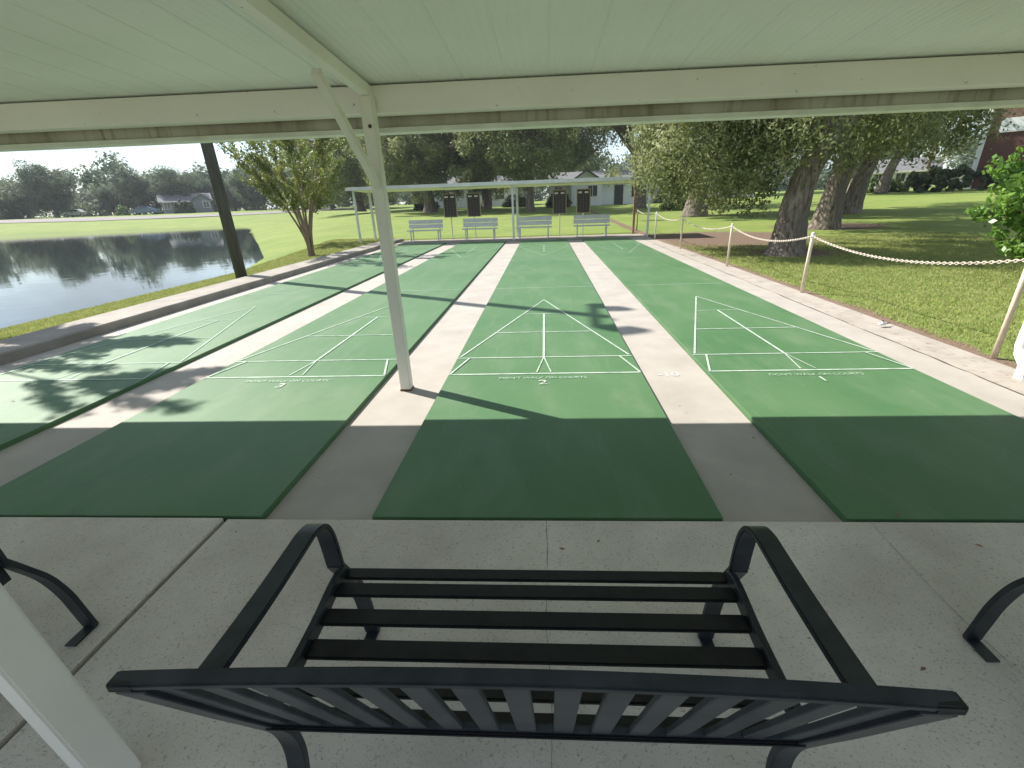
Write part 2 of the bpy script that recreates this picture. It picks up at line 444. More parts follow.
# strips between courts (a little below the painted surface)
for k, (a, b) in enumerate([(-6.24, cx_e[0]), (cx_e[1], cx_e[2]), (cx_e[3], cx_e[4]), (cx_e[5], cx_e[6])]):
    slab('concrete_strip', a+.001, b-.001, -.006, YE, -.038, M['strip'], bevel=.002)
slab('concrete_strip', cx_e[7]+.001, 3.752, -.006, YE, -.012, M['strip'], bevel=.004)
for k in range(4):
    a, b = cx_e[2*k], cx_e[2*k+1]
    slab('shuffleboard_court', a, b, -.004, YE-.002, 0, M['court'], bevel=.0025)
# raised walk at the left, kerb walk at the right, apron beyond the courts
slab('kerb_walk_left', -6.95, -6.245, -7, 18.9, .085, M['kerb'], bevel=.015)
slab('kerb_walk_right', 3.758, 4.22, -.3, 18.9, -.012, M['kerblight'], bevel=.004)
slab('far_walk', -6.24, 3.75, YE+.01, 19.05, -.012, M['kerb'], bevel=.006)

# painted markings, per court one object
def line(mb, a, b, wd, z):
    a = Vector((*a, 0)); b = Vector((*b, 0)); d = (b-a).normalized(); n = Vector((-d.y, d.x, 0))*wd/2
    mb.add([(p.x, p.y, z) for p in (a-n, b-n, b+n, a+n)], [(0,1,2,3)])
def text_mesh(name, body, size, loc, m, rz=0, sx=1, bold=0):
    c = bpy.data.curves.new(name, 'FONT'); c.body = body; c.size = size; c.align_x = 'CENTER'; c.align_y = 'CENTER'; c.offset = bold
    c.extrude = 0
    o = bpy.data.objects.new(name, c); COL.objects.link(o)
    dg = bpy.context.evaluated_depsgraph_get(); me = bpy.data.meshes.new_from_object(o.evaluated_get(dg))
    bpy.data.objects.remove(o)
    me.materials.clear(); me.materials.append(m)
    o = bpy.data.objects.new(name, me); COL.objects.link(o)
    o.location = loc; o.rotation_euler = (0, 0, rz); o.scale = (sx, 1, 1)
    return o
ZL = .004
def markings(cx, far, m, wd=.019, cut=None):
    mb = MB(); s = 1.05 * FT
    def Y(f): return (YE - f*s) if far else f*s
    z = [ZL]
    def ln(a, b, w_=wd):
        line(mb, (cx+a[0]*FT, Y(a[1])), (cx+b[0]*FT, Y(b[1])), w_, z[0]); z[0] += .0004
    ln((-2.98, 6.5), (2.98, 6.5), wd*1.2)
    ln((-2.98, 8), (2.98, 8)); ln((-1.9, 11), (1.9, 11)); ln((-.98, 14), (.98, 14), wd*.7)
    ln((0, 17), (-2.9, 8.1)); ln((0, 17), (2.9, 8.1))
    ln((0, 8), (0, 14), wd*1.3)
    ln((0, 8), (-.22, 6.6), wd*.6); ln((0, 8), (.22, 6.6), wd*.6)
    ln((-2.55, 8), (-2.95, 6.5)); ln((2.55, 8), (2.95, 6.5))
    ln((-2.98, 20.4), (2.98, 20.4), wd*.7)
    return mb
for k in range(4):
    cx = (cx_e[2*k]+cx_e[2*k+1])/2
    for far in (False, True):
        m = (M['softline'] if k == 1 else M['line']) if (k > 0 and not far) else M['fadedline']
        tag(markings(cx, far, m).build('painted_court_lines', m), kind='structure')
    num = '4321'[k]
    if k > 0:
        t1 = text_mesh('painted_warning', "DON'T WALK ON COURTS", .066, (cx-.01, 1.965, ZL+.002), M['faint'], sx=1.0, bold=0); tag(t1, kind='structure')
        t2 = text_mesh('painted_number', num, .15, (cx-.01, 1.85, ZL+.002), M['line'], sx=1.15, bold=.001); tag(t2, kind='structure')
t3 = text_mesh('painted_score', '-10', .14, (1.17, 2.11, -.034), M['chalk'], sx=1.1, bold=0); tag(t3, kind='structure')
# centre crack and a second hairline in the shaded slab
def crack(pts, wd, z, name='hairline_crack'):
    mb = MB(); rr = random.Random(5); P = catmull([Vector((*p, 0)) for p in pts], 10); V = []
    for i, p in enumerate(P):
        p = Vector(p); d = (Vector(P[min(i+1, len(P)-1)])-Vector(P[max(0, i-1)])).normalized(); n = Vector((-d.y, d.x, 0))*wd*rr.uniform(.2, .9)
        jx = rr.uniform(-1, 1)*wd*.8
        V += [(p.x-n.x+jx, p.y-n.y, z), (p.x+n.x+jx, p.y+n.y, z)]
    mb.add(V, [(2*i, 2*i+1, 2*i+3, 2*i+2) for i in range(len(P)-1)])
    return tag(mb.build(name, M['crack']), kind='structure')
mb_ = crack([(3.756, .0), (3.757, 1.5), (3.753, 3.2), (3.758, 5.5), (3.755, 9), (3.756, 13), (3.755, 17)], .010, -.0085, 'kerb_joint'); mb_.data.materials[0] = M['joint']
crack([(.012,-.022),(.018,-.25),(.010,-.6),(.026,-.95),(.020,-1.4),(.03,-3.0)], .0022, -.0025)
crack([(1.62,-.022),(1.60,-.6),(1.66,-1.3),(1.60,-2.2)], .0012, -.0025)

# ------------------------------------------------------------------ the patio roof we stand under
def ceil_z(y): return 2.350 + .06*(1.90-y)
roof = empty('patio_roof', (-1.25, 0, 2.3), 0, 'cream patio roof of ribbed metal panels on a beam, overhead in the foreground', 'roof')
def rp(mb, name, m, bevel=0):   # part given in world coordinates
    o = mb.build(name, m, roof, bevel=bevel, seg=1); o.location = (1.25, 0, -2.3); return o
RX0, RX1, RY0, RY1 = -7.6, 6.2, -2.15, 2.199
prof = []; x = RX0; k = 0
while x < RX1:
    prof += [(x, 0), (x+.014, -.0022), (x+.026, -.0022), (x+.036, 0)]
    if k % 6 == 0: prof += [(x+.038, .0), (x+.040, -.0035), (x+.044, -.0035), (x+.046, 0)]
    x += .0508; k += 1
V = []
for (a, dz) in prof:
    V += [(a, RY0, ceil_z(RY0)+dz), (a, RY1, ceil_z(RY1)+dz), (a, RY0, ceil_z(RY0)+.04), (a, RY1, ceil_z(RY1)+.04)]
F = []
for i in range(len(prof)-1):
    q = i*4; F += [(q, q+1, q+5, q+4), (q+2, q+6, q+7, q+3)]
n_ = (len(prof)-1)*4
F += [(0, 2, 3, 1), (n_, n_+1, n_+3, n_+2)]
for i in range(len(prof)-1):
    q = i*4; F += [(q, q+4, q+6, q+2), (q+1, q+3, q+7, q+5)]
mb = MB(); mb.add(V, F); rp(mb, 'roof_panel', M['panel'])
mb = MB(); mb.box(RX0, RX1, 1.885, 2.025, 2.160, ceil_z(1.9)-.012); rp(mb, 'beam', M['beam'], .004)
mb = MB(); mb.box(RX0, RX1, -2.12, -2.02, 2.42, ceil_z(-2.02)-.012); rp(mb, 'beam', M['beam'], .004)
for jx in (-6.40, -1.25, 4.06):
    mb = MB()
    y0, y1 = -2.015, 1.884
    mb.add([(xx, yy, ceil_z(yy)-dz) for xx in (jx-.032, jx+.032) for (yy, dz) in ((y0, .02), (y1, .02), (y1, .098), (y0, .098))],
           [(0,1,2,3), (7,6,5,4), (0,4,5,1), (1,5,6,2), (2,6,7,3), (3,7,4,0)])
    rp(mb, 'joist', M['beam'], .003)
# gutter: back face, bottom and outer face with a rolled lip
g = MB()
g.box(RX0, RX1, 2.085, 2.090, 2.075, 2.325)
o = rp(g, 'gutter', M['gutter'])
g = MB(); g.box(RX0, RX1, 2.060, 2.205, 2.055, 2.074); g.box(RX0, RX1, 2.050, 2.059, 2.053, 2.088); g.box(RX0, RX1, 2.200, 2.212, 2.0745, 2.345); g.box(RX0, RX1, 2.213, 2.228, 2.188, 2.204)
s_ = g.build('gutter_lip', M['gutterlip'], o, bevel=.003, seg=1)
# posts with knee braces
def roof_post(x, y, top, label, brace=None, wd=.092):
    t = empty('roof_post', (x, y, -.035), 0, label, 'post', 'cream posts holding up the patio roof')
    mb = MB(); mb.box(-wd/2, wd/2, -wd/2, wd/2, .004, top+.035); mb.build('shaft', M['cream'], t, bevel=.006)
    mb = MB(); mb.box(-wd/2-.004, wd/2+.004, -wd/2-.004, wd/2+.004, 0, .012); mb.build('rusty_base', M['rust'], t)
    if brace:
        mb = MB(); z0, z1, dy = brace
        mb.bar((0, -wd/2+.01, z0), (0, -dy, z1), .055, .05, (0, 0, 1)); mb.build('knee_brace', M['cream'], t, bevel=.004)
        mb = MB(); mb.tube([(.01, -wd/2-.001, top-.16), (.01, -wd/2-.007, top-.16)], .013, 10)
        mb.build('bolt', M['joint'], t)
    return t
roof_post(-6.40, 1.835, 2.26, 'cream roof post at the left kerb, out of the frame', (1.70, 2.275, .80))
roof_post(-1.25, 1.835, 2.26, 'cream post with a knee brace standing between the courts', (1.70, 2.275, .80))
roof_post(4.06, 1.835, 2.26, 'cream roof post at the right kerb, only its foot in view', (1.70, 2.275, .80))
lp = roof_post(-1.232, -1.195, 2.44, 'cream roof post close by at the lower left corner', None, .094)
lp.scale = (.50, 1, 1); lp.rotation_euler = (R(3.6), R(-1.0), 0)
roof_post(4.06, -1.60, 2.42, 'cream roof post behind the viewer at the right')
# downspout shoe at the right post
mb = MB(); mb.tube([(4.08,1.98,2.05),(4.08,1.98,.24),(4.07,1.95,.17),(4.04,1.84,.09),(4.01,1.76,.05)], .034, 14)
tag(mb.build('downspout', M['trim']), 'white downspout elbow ending on the right kerb', 'downspout')

# ------------------------------------------------------------------ benches in the foreground
def make_bench():
    t = empty('metal_bench', (0, 0, 0), 0)
    hw = .632
    for sx in (-1, 1):
        fr = catmull([(0.002, .856), (.058, .735), (.120, .60), (.186, .46), (.232, .35), (.240, .24), (.205, .12), (.13, .008)], 7)
        mb = MB(); mb.ribbon(fr, sx*(hw-.034), .050, .020); mb.build('rear_leg', M['black'], t, bevel=.002, seg=1)
        arm = catmull([(.096, .680), (.18, .676), (.34, .674), (.48, .678), (.555, .680), (.605, .664), (.634, .624), (.646, .56), (.652, .47)], 6)
        leg = catmull([(.652, .470), (.690, .40), (.735, .31), (.765, .20), (.780, .09), (.790, .008)], 6)
        mb = MB(); mb.ribbon(arm, sx*hw, .056, .016); mb.build('armrest', M['black'], t, bevel=.003, seg=2)
        mb = MB(); mb.ribbon(leg, sx*hw, .056, .018); lg = mb.build('front_leg', M['black'], t, bevel=.002, seg=1)
        mb = MB(); mb.box(sx*hw-.023, sx*hw+.023, .700, .798, 0, .008); mb.build('foot_plate', M['black'], lg, bevel=.002, seg=1)
        mb = MB(); mb.ribbon(catmull([(.212, .458), (.30, .446), (.45, .450), (.56, .464), (.615, .460), (.640, .435), (.646, .37)], 6), sx*(hw-.030), .020, .048)
        mb.build('seat_frame', M['black'], t, bevel=.002, seg=1)
    wx = hw-.040
    # seat slats follow the frame; the front one is narrow and rolled
    slats = [(.640, .446, .046, .012), (.565, .458, .052, 0), (.475, .450, .056, 0), (.380, .444, .058, 0), (.285, .445, .058, 0), (.200, .455, .052, 0)]
    for (y, z, wd, _) in slats:
        mb = MB(); mb.box(-wx, wx, y-wd/2, y+wd/2, z-.006, z+.006)
        mb.build('seat_slat', M['blackslat'], t, bevel=.004)
    # back: top rail, bottom rail, upright slats
    a = Vector((0, .004, .872)); 
    mb = MB(); nn = 12; rw = hw-.006
    V_ = []
    for i in range(nn+1):
        x = -rw + 2*rw*i/nn; zz = .864 + .026*(1-(x/rw)**2)
        V_ += [(x, -.006, zz-.009), (x, .018, zz-.003), (x, .014, zz+.012), (x, -.010, zz+.006)]
    mb.add(V_, [(i*4+k, i*4+(k+1) % 4, i*4+4+(k+1) % 4, i*4+4+k) for i in range(nn) for k in range(4)] + [(3, 2, 1, 0), (nn*4, nn*4+1, nn*4+2, nn*4+3)])
    mb.build('top_rail', M['black'], t, bevel=.003)
    for sx in (-1, 1):
        mb = MB(); mb.bar((sx*(hw-.046), .004, .8655), (sx*(hw-.002), .004, .8635), .0255, .0185); mb.build('rail_cap', M['blackslat'], t, bevel=.003)
    mb = MB(); mb.bar((-wx+.015, .190, .462), (wx-.015, .190, .462), .016, .036, (0, -.45, 1)); mb.build('bottom_rail', M['black'], t, bevel=.003)
    n = 15
    for k in range(n):
        x = -wx + .034 + (2*wx-.068)*k/(n-1)
        P = catmull([(.186, .468), (.126, .60), (.066, .735), (.006, .868)], 3)
        mb = MB(); mb.ribbon([(q0, q1+(.028*(1-(x/wx)**2)-.012)*max(0, (q1-.475)/.397)) for q0, q1 in P], x, .042, .012); mb.build('back_slat', M['slatgrey'], t, bevel=.002, seg=1)
    return t
b0 = make_bench(); b0.location = (-.03, -1.480, -.004)
G = 'blue-black metal slat benches under the patio roof'
tag(b0, 'blue-black metal bench seen from behind, centre foreground, whole in view', 'bench', G)
b1 = copy_tree(b0); b1.location = (-2.445, -1.485, .004); tag(b1, 'metal bench cut by the left frame edge, only one curved front leg in view')
b2 = copy_tree(b0); b2.location = (2.19, -1.465, -.004); tag(b2, 'metal bench cut by the right frame edge, only one front leg in view')

# ------------------------------------------------------------------ far shelter, benches and scoreboards
sh = empty('shade_shelter', (-1.85, 17.5, 0), R(-3.3), 'long low flat-roofed shelter over the row of white benches at the far end', 'shelter')
mb = MB(); 
mb.add([(x, y, z) for x in (-6.12, 6.12) for (y, z) in ((-.25, 2.10), (1.75, 2.02), (1.75, 2.10), (-.25, 2.19))],
       [(0,1,2,3), (7,6,5,4), (0,4,5,1), (1,5,6,2), (2,6,7,3), (3,7,4,0)])
mb.build('roof', M['roofedge'], sh)
mb = MB(); mb.box(-6.14, 6.14, -.31, -.252, 2.07, 2.20); mb.build('fascia', M['roofedge'], sh, bevel=.01)
for px in (-5.95, .62, 5.95):
    mb = MB(); mb.box(px-.038, px+.038, -.04, .036, 0, 2.10); mb.build('post', M['galv'], sh, bevel=.005)
for px in (-5.95, .62, 5.6):
    mb = MB(); mb.box(px-.045, px+.045, 1.55, 1.64, 0, 2.03); mb.build('post', M['woodpost'] if px > 1 else M['galv'], sh, bevel=.005)

def plank_bench():
    t = empty('plank_bench'); h = .75
    for (y, z, tilt) in ((-.02, .44, 0), (-.20, .44, 0)):
        mb = MB(); mb.box(-h, h, y-.085, y+.085, z-.02, z+.02); mb.build('seat_plank', M['galv'], t, bevel=.006)
    for z in (.60, .78):
        mb = MB(); mb.box(-h, h, .10+(z-.6)*.2, .13+(z-.6)*.2, z-.085, z+.075); mb.build('back_plank', M['galv'], t, bevel=.006)
    for sx in (-.6, .6):
        mb = MB(); mb.bar((sx, -.22, 0), (sx, -.22, .42), .045, .045, (0, 1, 0)); mb.bar((sx, .12, 0), (sx, .16, .84), .045, .045, (0, 1, 0))
        mb.bar((sx, -.26, .40), (sx, .14, .40), .045, .035); mb.build('leg', M['galv'], t)
    return t
pb = plank_bench()
labs = ['white plank bench farthest left under the far shelter', 'white plank bench just left of the middle shelter post',
        'white plank bench just right of the middle shelter post', 'white plank bench farthest right under the far shelter']
for k, (x, y) in enumerate([(-5.12, 18.5), (-2.72, 18.4), (-.42, 18.35), (2.0, 18.25)]):
    o = pb if k == 0 else copy_tree(pb)
    o.location = (x, y, -.012); o.rotation_euler = (0, 0, R(-2)); tag(o, labs[k], 'bench', 'white plank benches under the far shelter')

def scoreboard():
    t = empty('scoreboard')
    mb = MB(); mb.tube([(0, .03, 0), (0, .03, 1.75)], .022, 10); mb.build('pole', M['galv'], t)
    mb = MB(); mb.box(-.26, .26, -.012, .012, .94, 1.84); p = mb.build('panel', M['board'], t)
    mb = MB()
    for (a, b, c, d) in ((-.29, -.255, .92, 1.87), (.255, .29, .92, 1.87)): mb.box(a, b, -.02, .02, c, d)
    mb.box(-.254, .254, -.02, .02, 1.835, 1.87); mb.box(-.254, .254, -.02, .02, .92, .945)
    mb.build('frame', M['boardframe'], t)
    mb = MB()
    for x in (-.125, 0, .125): mb.box(x-.006, x+.006, -.0155, -.0125, .96, 1.66)
    for k in range(8): z = 1.0+k*.092; mb.box(-.25, .25, -.019, -.016, z-.004, z+.004)
    mb.build('score_grid', M['boardline'], p)
    for sx in (-.14, .12):
        mb = MB(); mb.box(sx-.075, sx+.075, -.018, -.0125, 1.70, 1.77); mb.build('name_card', M['trim'], t)
    return t
sb = scoreboard()
labs = ['dark framed scoreboard on a pole, leftmost of the four', 'dark framed scoreboard above the second white bench from the left',
        'dark framed scoreboard above the third white bench from the left', 'dark framed scoreboard on a pole, rightmost of the four']
for k, x in enumerate([-4.0, -2.98, .68, 1.68]):
    o = sb if k == 0 else copy_tree(sb)
    o.location = (x, 18.72, -.012); o.rotation_euler = (0, 0, R(-2)); tag(o, labs[k], 'scoreboard', 'scoreboards on poles behind the courts')

# ------------------------------------------------------------------ chain fence
posts = [(4.30, 2.38, .98), (4.17, 5.62, .94), (4.12, 8.72, .92), (4.13, 12.55, .93), (4.12, 15.9, .96), (4.22, 20.0, .96)]
labs = ['pale chain post nearest the viewer, leaning at the right kerb', 'pale chain post in front of the nearest oak trunk',
        'third pale chain post from the viewer, beside the mulch', 'fourth pale chain post from the viewer, by the mulch bed',
        'white chain post beside the front corner of the shelter', 'brown chain post at the far right corner of the courts']
tops = []
for k, (x, y, h) in enumerate(posts):
    z0 = min(.0, th(x+.2, y))-.03
    t = empty('chain_post', (x, y, z0), 0, labs[k], 'post', 'posts of the chain fence along the right kerb')
    mb = MB(); mb.tube([(0, 0, 0), (0, 0, h+.02), (0, 0, h+.03)], [.026, .024, .016], 12)
    mb.build('stake', M['peachpost'] if k < 4 else (M['galv'] if k == 4 else M['woodpost']), t)
    mb = MB(); mb.tube([(-.03, 0, h-.03), (.03, 0, h-.03)], .012, 8); mb.tube([(0, 0, h-.045), (0, 0, h-.015)], .032, 12)
    mb.build('chain_hook', M['galv'], t)
    tops.append(Vector((x, y, z0+h-.03)))
tops.insert(0, Vector((4.36, -.55, .92)))
mb0 = MB(); z0 = -.03
t = empty('chain_post', (4.36, -.55, -.03), 0, 'pale chain post beside the viewer, out of the frame on the right', 'post', 'posts of the chain fence along the right kerb')
mb0.tube([(0, 0, 0), (0, 0, 1.0)], .026, 12); mb0.build('stake', M['peachpost'], t)
sag = [.24, .17, .17, .16, .13, .10]
wl = ['nearest sagging span of pale chain, running off the right edge', 'sagging span of chain in front of the nearest oak', 'span of chain beside the mulch bed, third from the viewer',
      'fourth span of pale chain, beyond the mulch', 'short span of chain reaching the white post by the shelter', 'farthest span of chain behind the shelter post']
for k in range(6):
    a, b = tops[k], tops[k+1]; P = []; n = 60
    for i in range(n+1):
        q = i/n; p = a.lerp(b, q); p.z -= sag[k]*4*q*(1-q); P.append(p)
    mb = MB(); L_ = (b-a).length; pitch = .036; m_ = int(L_*1.02/pitch)
    for i in range(m_):
        def at(q):
            p = a.lerp(b, q); p.z -= sag[k]*4*q*(1-q); return p
        c0 = at((i+.5)/m_); d = (at((i+1)/m_)-at(i/m_)).normalized(); sd = d.cross(Vector((0, 0, 1))).normalized(); uu = sd.cross(d)
        if i % 2: sd = uu
        nn = d.cross(sd); V = []; N1, N2 = 10, 5
        for j in range(N1):
            t_ = 2*math.pi*j/N1; cc_ = c0 + d*math.cos(t_)*.0245 + sd*math.sin(t_)*.0125; rd = (d*math.cos(t_) + sd*math.sin(t_)).normalized()
            for l in range(N2):
                e_ = 2*math.pi*l/N2; V.append(cc_ + (rd*math.cos(e_) + nn*math.sin(e_))*.0052)
        mb.add(V, [(j*N2+l, j*N2+(l+1) % N2, ((j+1) % N1)*N2+(l+1) % N2, ((j+1) % N1)*N2+l) for j in range(N1) for l in range(N2)], True)
    tag(mb.build('chain', M['rope']), wl[k], 'chain', 'spans of the chain fence')

# little valve fitting on the right kerb
t = empty('valve_fitting', (4.04, 3.52, .006), R(20), 'small white pipe fitting lying on the right kerb', 'pipe fitting'); t.scale = (.75, .75, .7)
mb = MB(); mb.tube([(-.09, 0, .028), (.03, 0, .028)], .026, 12); mb.tube([(-.03, 0, .028), (-.03, .0, .075)], .018, 10); mb.build('body', M['trim'], t)
mb = MB(); mb.tube([(.03, 0, .028), (.14, 0, .026)], .009, 8); mb.tube([(-.03, 0, .075), (-.03, 0, .085)], .021, 10); mb.build('stem', M['joint'], t)

# ------------------------------------------------------------------ flood light pole by the pond
t = empty('light_pole', (-7.22, 8.72, 0), 0, 'tall dark weathered wooden light pole on the left kerb by the pond', 'light pole')
mb = MB(); mb.tube([(0, 0, -.2), (0, 0, 3), (0, 0, 8.6)], [.125, .12, .10], 14); mb.build('pole', M['polewood'], t)
mb = MB(); mb.bar((-.04, -.62, 8.45), (.04, .62, 8.45), .08, .08); mb.build('crossarm', M['polewood'], t)
for sx in (-1, 1):
    mb = MB(); mb.box(-.25, .25, -.10, .10, -.13, .13); o = mb.build('flood_lamp', M['black'], t, bevel=.02)
    o.location = (.22, sx*.62, 8.5); o.rotation_euler = (R(30), R(10), R(-10*sx))
    g2 = MB(); g2.box(-.19, .19, -.128, -.122, -.12, .12); g2.build('lens', M['glass'], o)

# ------------------------------------------------------------------ vegetation
def leaf_cloud(rng, centers, radii, n, size, flat=1.0, droop=0.0, narrow=.45, shell=.5):
    k = rng.integers(0, len(centers), n)
    d = rng.normal(size=(n, 3)); d /= np.linalg.norm(d, axis=1, keepdims=True)
    rr = (shell + (1-shell)*rng.random(n)**.6)[:, None] * radii[k][:, None]
    d[:, 2] *= flat
    p = centers[k] + d*rr*(.75+.5*rng.random((n, 1)))
    if droop: p[:, 2] -= droop*rng.random(n)**2
    # leaf faces turn outward from their clump, so a clump has a lit and a shaded side
    nn = d*1.0 + rng.normal(size=(n, 3))*.42; nn[:, 2] += .25; nn /= np.linalg.norm(nn, axis=1, keepdims=True)
    a = rng.normal(size=(n, 3)); a[:, 2] -= .35; a -= nn*(a*nn).sum(1, keepdims=True); a /= np.linalg.norm(a, axis=1, keepdims=True)
    b = np.cross(nn, a)
    s = (size*(.6+.8*rng.random(n)))[:, None]
    v = np.stack([p-a*s*.5, p+b*s*narrow*.5, p+a*s*.5, p-b*s*narrow*.5], 1).reshape(-1, 3)
    return v, np.arange(4*n).reshape(-1, 4)

def limbs(mb, rng, base, pts, r0, r1, n=12, lumps=.06):
    P = catmull([tuple(p) for p in pts], 6); m = len(P)
    rad = [max(.01, r0 + (r1-r0)*(i/(m-1))**.8)*(1+lumps*rng.normal()) for i in range(m)]
    mb.tube(P, rad, n)

def ends_from(rng, start, crown_c, crown_r, count):
    out = []
    for _ in range(count):
        d = rng.normal(size=3); d /= np.linalg.norm(d); d[2] = d[2]*.7+.1
        out.append(crown_c + d*crown_r*rng.uniform(.6, .95))
    return out

def oak(seed, loc, label, trunk_pts, trunk_r, crown_c, crown_r, n_cl, cl_r, n_leaf, leaf, group, leafmat='oakleaf', extra=None, name='oak_tree', flare=1.5, nl=11, shell=.5, droop=.5, cat='tree'):
    rng = np.random.default_rng(seed)
    t = empty(name, loc, 0, label, cat, group)
    tp = [np.array(p, float) for p in trunk_pts]; mb = MB()
    P = catmull([tuple(p) for p in tp], 6); m = len(P)
    rad = [trunk_r*((flare-1)*math.exp(-6*i/m)+1)*(1-.52*i/(m-1))*(1+.03*rng.normal()) for i in range(m)]
    mb.tube(P, rad, 20)
    top = np.array(P[-1]); crown_c = np.array(crown_c, float); crown_r = np.array(crown_r, float)
    ends = ends_from(rng, top, crown_c, crown_r, nl)
    cents = []
    for e in ends:
        s = np.array(P[int(m*rng.uniform(.62, .98))]); mid = (s+e)/2 + rng.normal(size=3)*.12*np.linalg.norm(e-s); mid[2] += .1*np.linalg.norm(e-s)
        limbs(mb, rng, s, [s, (s+mid)/2+rng.normal(size=3)*.1, mid, e], trunk_r*.42, .04, 8)
        for _ in range(3):
            q = mid+(e-mid)*rng.uniform(.1, .8); e2 = q+rng.normal(size=3)*crown_r*.28
            limbs(mb, rng, q, [q, (q+e2)/2+rng.normal(size=3)*.1, e2], trunk_r*.15, .02, 6); cents.append(e2)
        cents.append(e)
    mb.build('trunk', M['bark'], t)
    u = rng.normal(size=(n_cl, 3)); u /= np.linalg.norm(u, axis=1, keepdims=True)
    cl = crown_c + u*crown_r*(rng.random((n_cl, 1))**.45)*(1+.12*rng.normal(size=(n_cl, 1)))
    cl = np.vstack([cl, np.array(cents)])
    if extra is not None: cl = np.vstack([cl, np.array(extra, float)])
    rr = cl_r*(.55+.9*rng.random(len(cl)))
    v, f = leaf_cloud(rng, cl, rr, n_leaf, leaf, flat=.75, droop=droop, shell=shell)
    v[:, 2] = np.maximum(v[:, 2], .9 if extra is None else .9)
    me = fast_mesh('crown', v, f, M[leafmat]); c = bpy.data.objects.new('crown', me); COL.objects.link(c); c.parent = t
    return t

GO = 'live oaks on the lawn'
# nearest oak: leaning trunk, hanging foliage on its court side
rngx = np.random.default_rng(77)
ex = []
for _ in range(110):
    a = rngx.random(); ex.append((-.2 - 3.0*a + rngx.normal()*.2, 3.5*rngx.random()**1.2-.2, 2.0 + rngx.random()*2.8 - .55*(1-abs(2*a-1))*0 - .9*math.exp(-((a-.35)/.25)**2)*rngx.random()))
for _ in range(12): ex.append((rngx.uniform(-1.3, 1.0), rngx.uniform(-1.3, .1), rngx.uniform(2.3, 3.6)))
oak(11, (6.25, 10.55, -.03), 'nearest live oak with a thick rough trunk leaning right beside the chain fence',
    [(0, 0, -.1), (.06, .05, .5), (.12, .1, 1.3), (.30, .1, 2.1), (.75, 0, 3.0), (1.5, -.2, 4.0)], .40, (1.6, 2.0, 5.3), (4.8, 3.4, 2.6), 150,   .60, 110000, .10, GO, extra=ex, flare=1.35)
oak(12, (11.3, 17.9, .03), 'second live oak with a dark trunk just behind the nearest oak',
    [(0, 0, -.1), (.1, 0, 1.2), (.35, 0, 2.6), (.8, .1, 4.0), (1.3, .2, 5.4)], .42, (.2, .5, 6.0), (5.4, 5.2, 3.4), 140, .85, 62000, .15, GO)
oak(13, (17.3, 26.3, .2), 'third live oak, pale lit trunk right of the dark one',
    [(0, 0, -.1), (.2, 0, 1.5), (.7, 0, 3.2), (1.3, .1, 5.0), (1.6, .2, 6.4)], .42, (-.2, .5, 7.0), (5.4, 6.0, 3.9), 150, .95, 52000, .19, GO)
oak(14, (29.6, 46.8, .95), 'fourth live oak with a slim curved trunk farther back',
    [(0, 0, -.1), (.2, 0, 1.8), (.2, 0, 3.4), (.9, .1, 5.2), (1.6, .2, 6.6)], .42, (-1.6, .5, 8.0), (5.4, 5.6, 4.4), 70, 1.0, 22000, .24, GO)
oak(15, (32.2, 46.6, .97), 'fifth live oak, the farthest right trunk with open sky beside it',
    [(0, 0, -.1), (.3, 0, 1.8), (.9, 0, 3.4), (1.8, .1, 5.0), (2.4, .2, 6.4)], .42, (-.2, .5, 9.6), (3.9, 5.6, 3.6), 70, 1.0, 22000, .26, GO)
ex2 = [(rngx.normal()*1.9, rngx.normal()*1.5, 2.2+rngx.random()*3.5) for _ in range(40)]
oak(16, (9.6, 29.3, .17), 'bushy live oak with foliage low around its trunk, left of the nearest oak',
    [(0, 0, -.1), (.05, 0, 1.5), (-.1, 0, 3.2), (.2, .1, 4.8)], .62, (.2, 0, 7.0), (5.0, 4.8, 3.6), 130, .75, 52000, .20, GO, extra=ex2)
oak(17, (8.9, 43.5, .5), 'open forked oak with dark limbs in front of the white house',
    [(0, 0, -.1), (.05, 0, 1.6), (-.3, 0, 3.0), (-1.0, .1, 5.0), (-2.2, .1, 7.0)], .42, (-.5, 0, 9.6), (6.2, 5, 3.0), 55, 1.0, 16000, .26, GO, nl=14)
oak(18, (-1.3, 44.6, .45), 'oak with silvery sunlit crown over the middle shelter post',
    [(0, 0, -.1), (0, 0, 1.5), (.2, 0, 3.2), (.2, .1, 5.6)], .36, (-1.2, 0, 7.4), (6.6, 6, 5.0), 230, .85, 56000, .27, GO, leafmat='oakleaf')
oak(19, (-12.3, 50.0, .55), 'large oak with hanging crown at the left of the shelter',
    [(0, 0, -.1), (0, 0, 1.5), (-.2, 0, 3.2), (.2, .1, 5.6)], .6, (0, 0, 6.6), (6.8, 6, 5.3), 220, .85, 56000, .28, GO, leafmat='oakleaf')
oak(20, (-6.6, 53.5, .6), 'dark oak between the two silvery ones behind the shelter',
    [(0, 0, -.1), (0, 0, 1.5), (-.2, 0, 3.2), (.2, .1, 5.6)], .5, (0, 0, 7.6), (6.6, 6, 6.0), 190, 1.0, 46000, .30, GO, leafmat='darkleaf')
oak(21, (3.0, 67.0, .8), 'dark oak rising behind the white house',
    [(0, 0, -.1), (0, 0, 1.5), (-.2, 0, 3.2), (.2, .1, 6.6)], .5, (0, 0, 9.4), (6.8, 6, 7.0), 110, 1.4, 36000, .36, GO, leafmat='darkleaf')
oak(22, (21.5, 66.0, .9), 'tall dark oak at the right end of the white house',
    [(0, 0, -.1), (0, 0, 1.5), (-.2, 0, 3.2), (.2, .1, 6.6)], .5, (0, 0, 9.0), (7.0, 6, 7.5), 110, 1.4, 36000, .36, GO, leafmat='darkleaf')
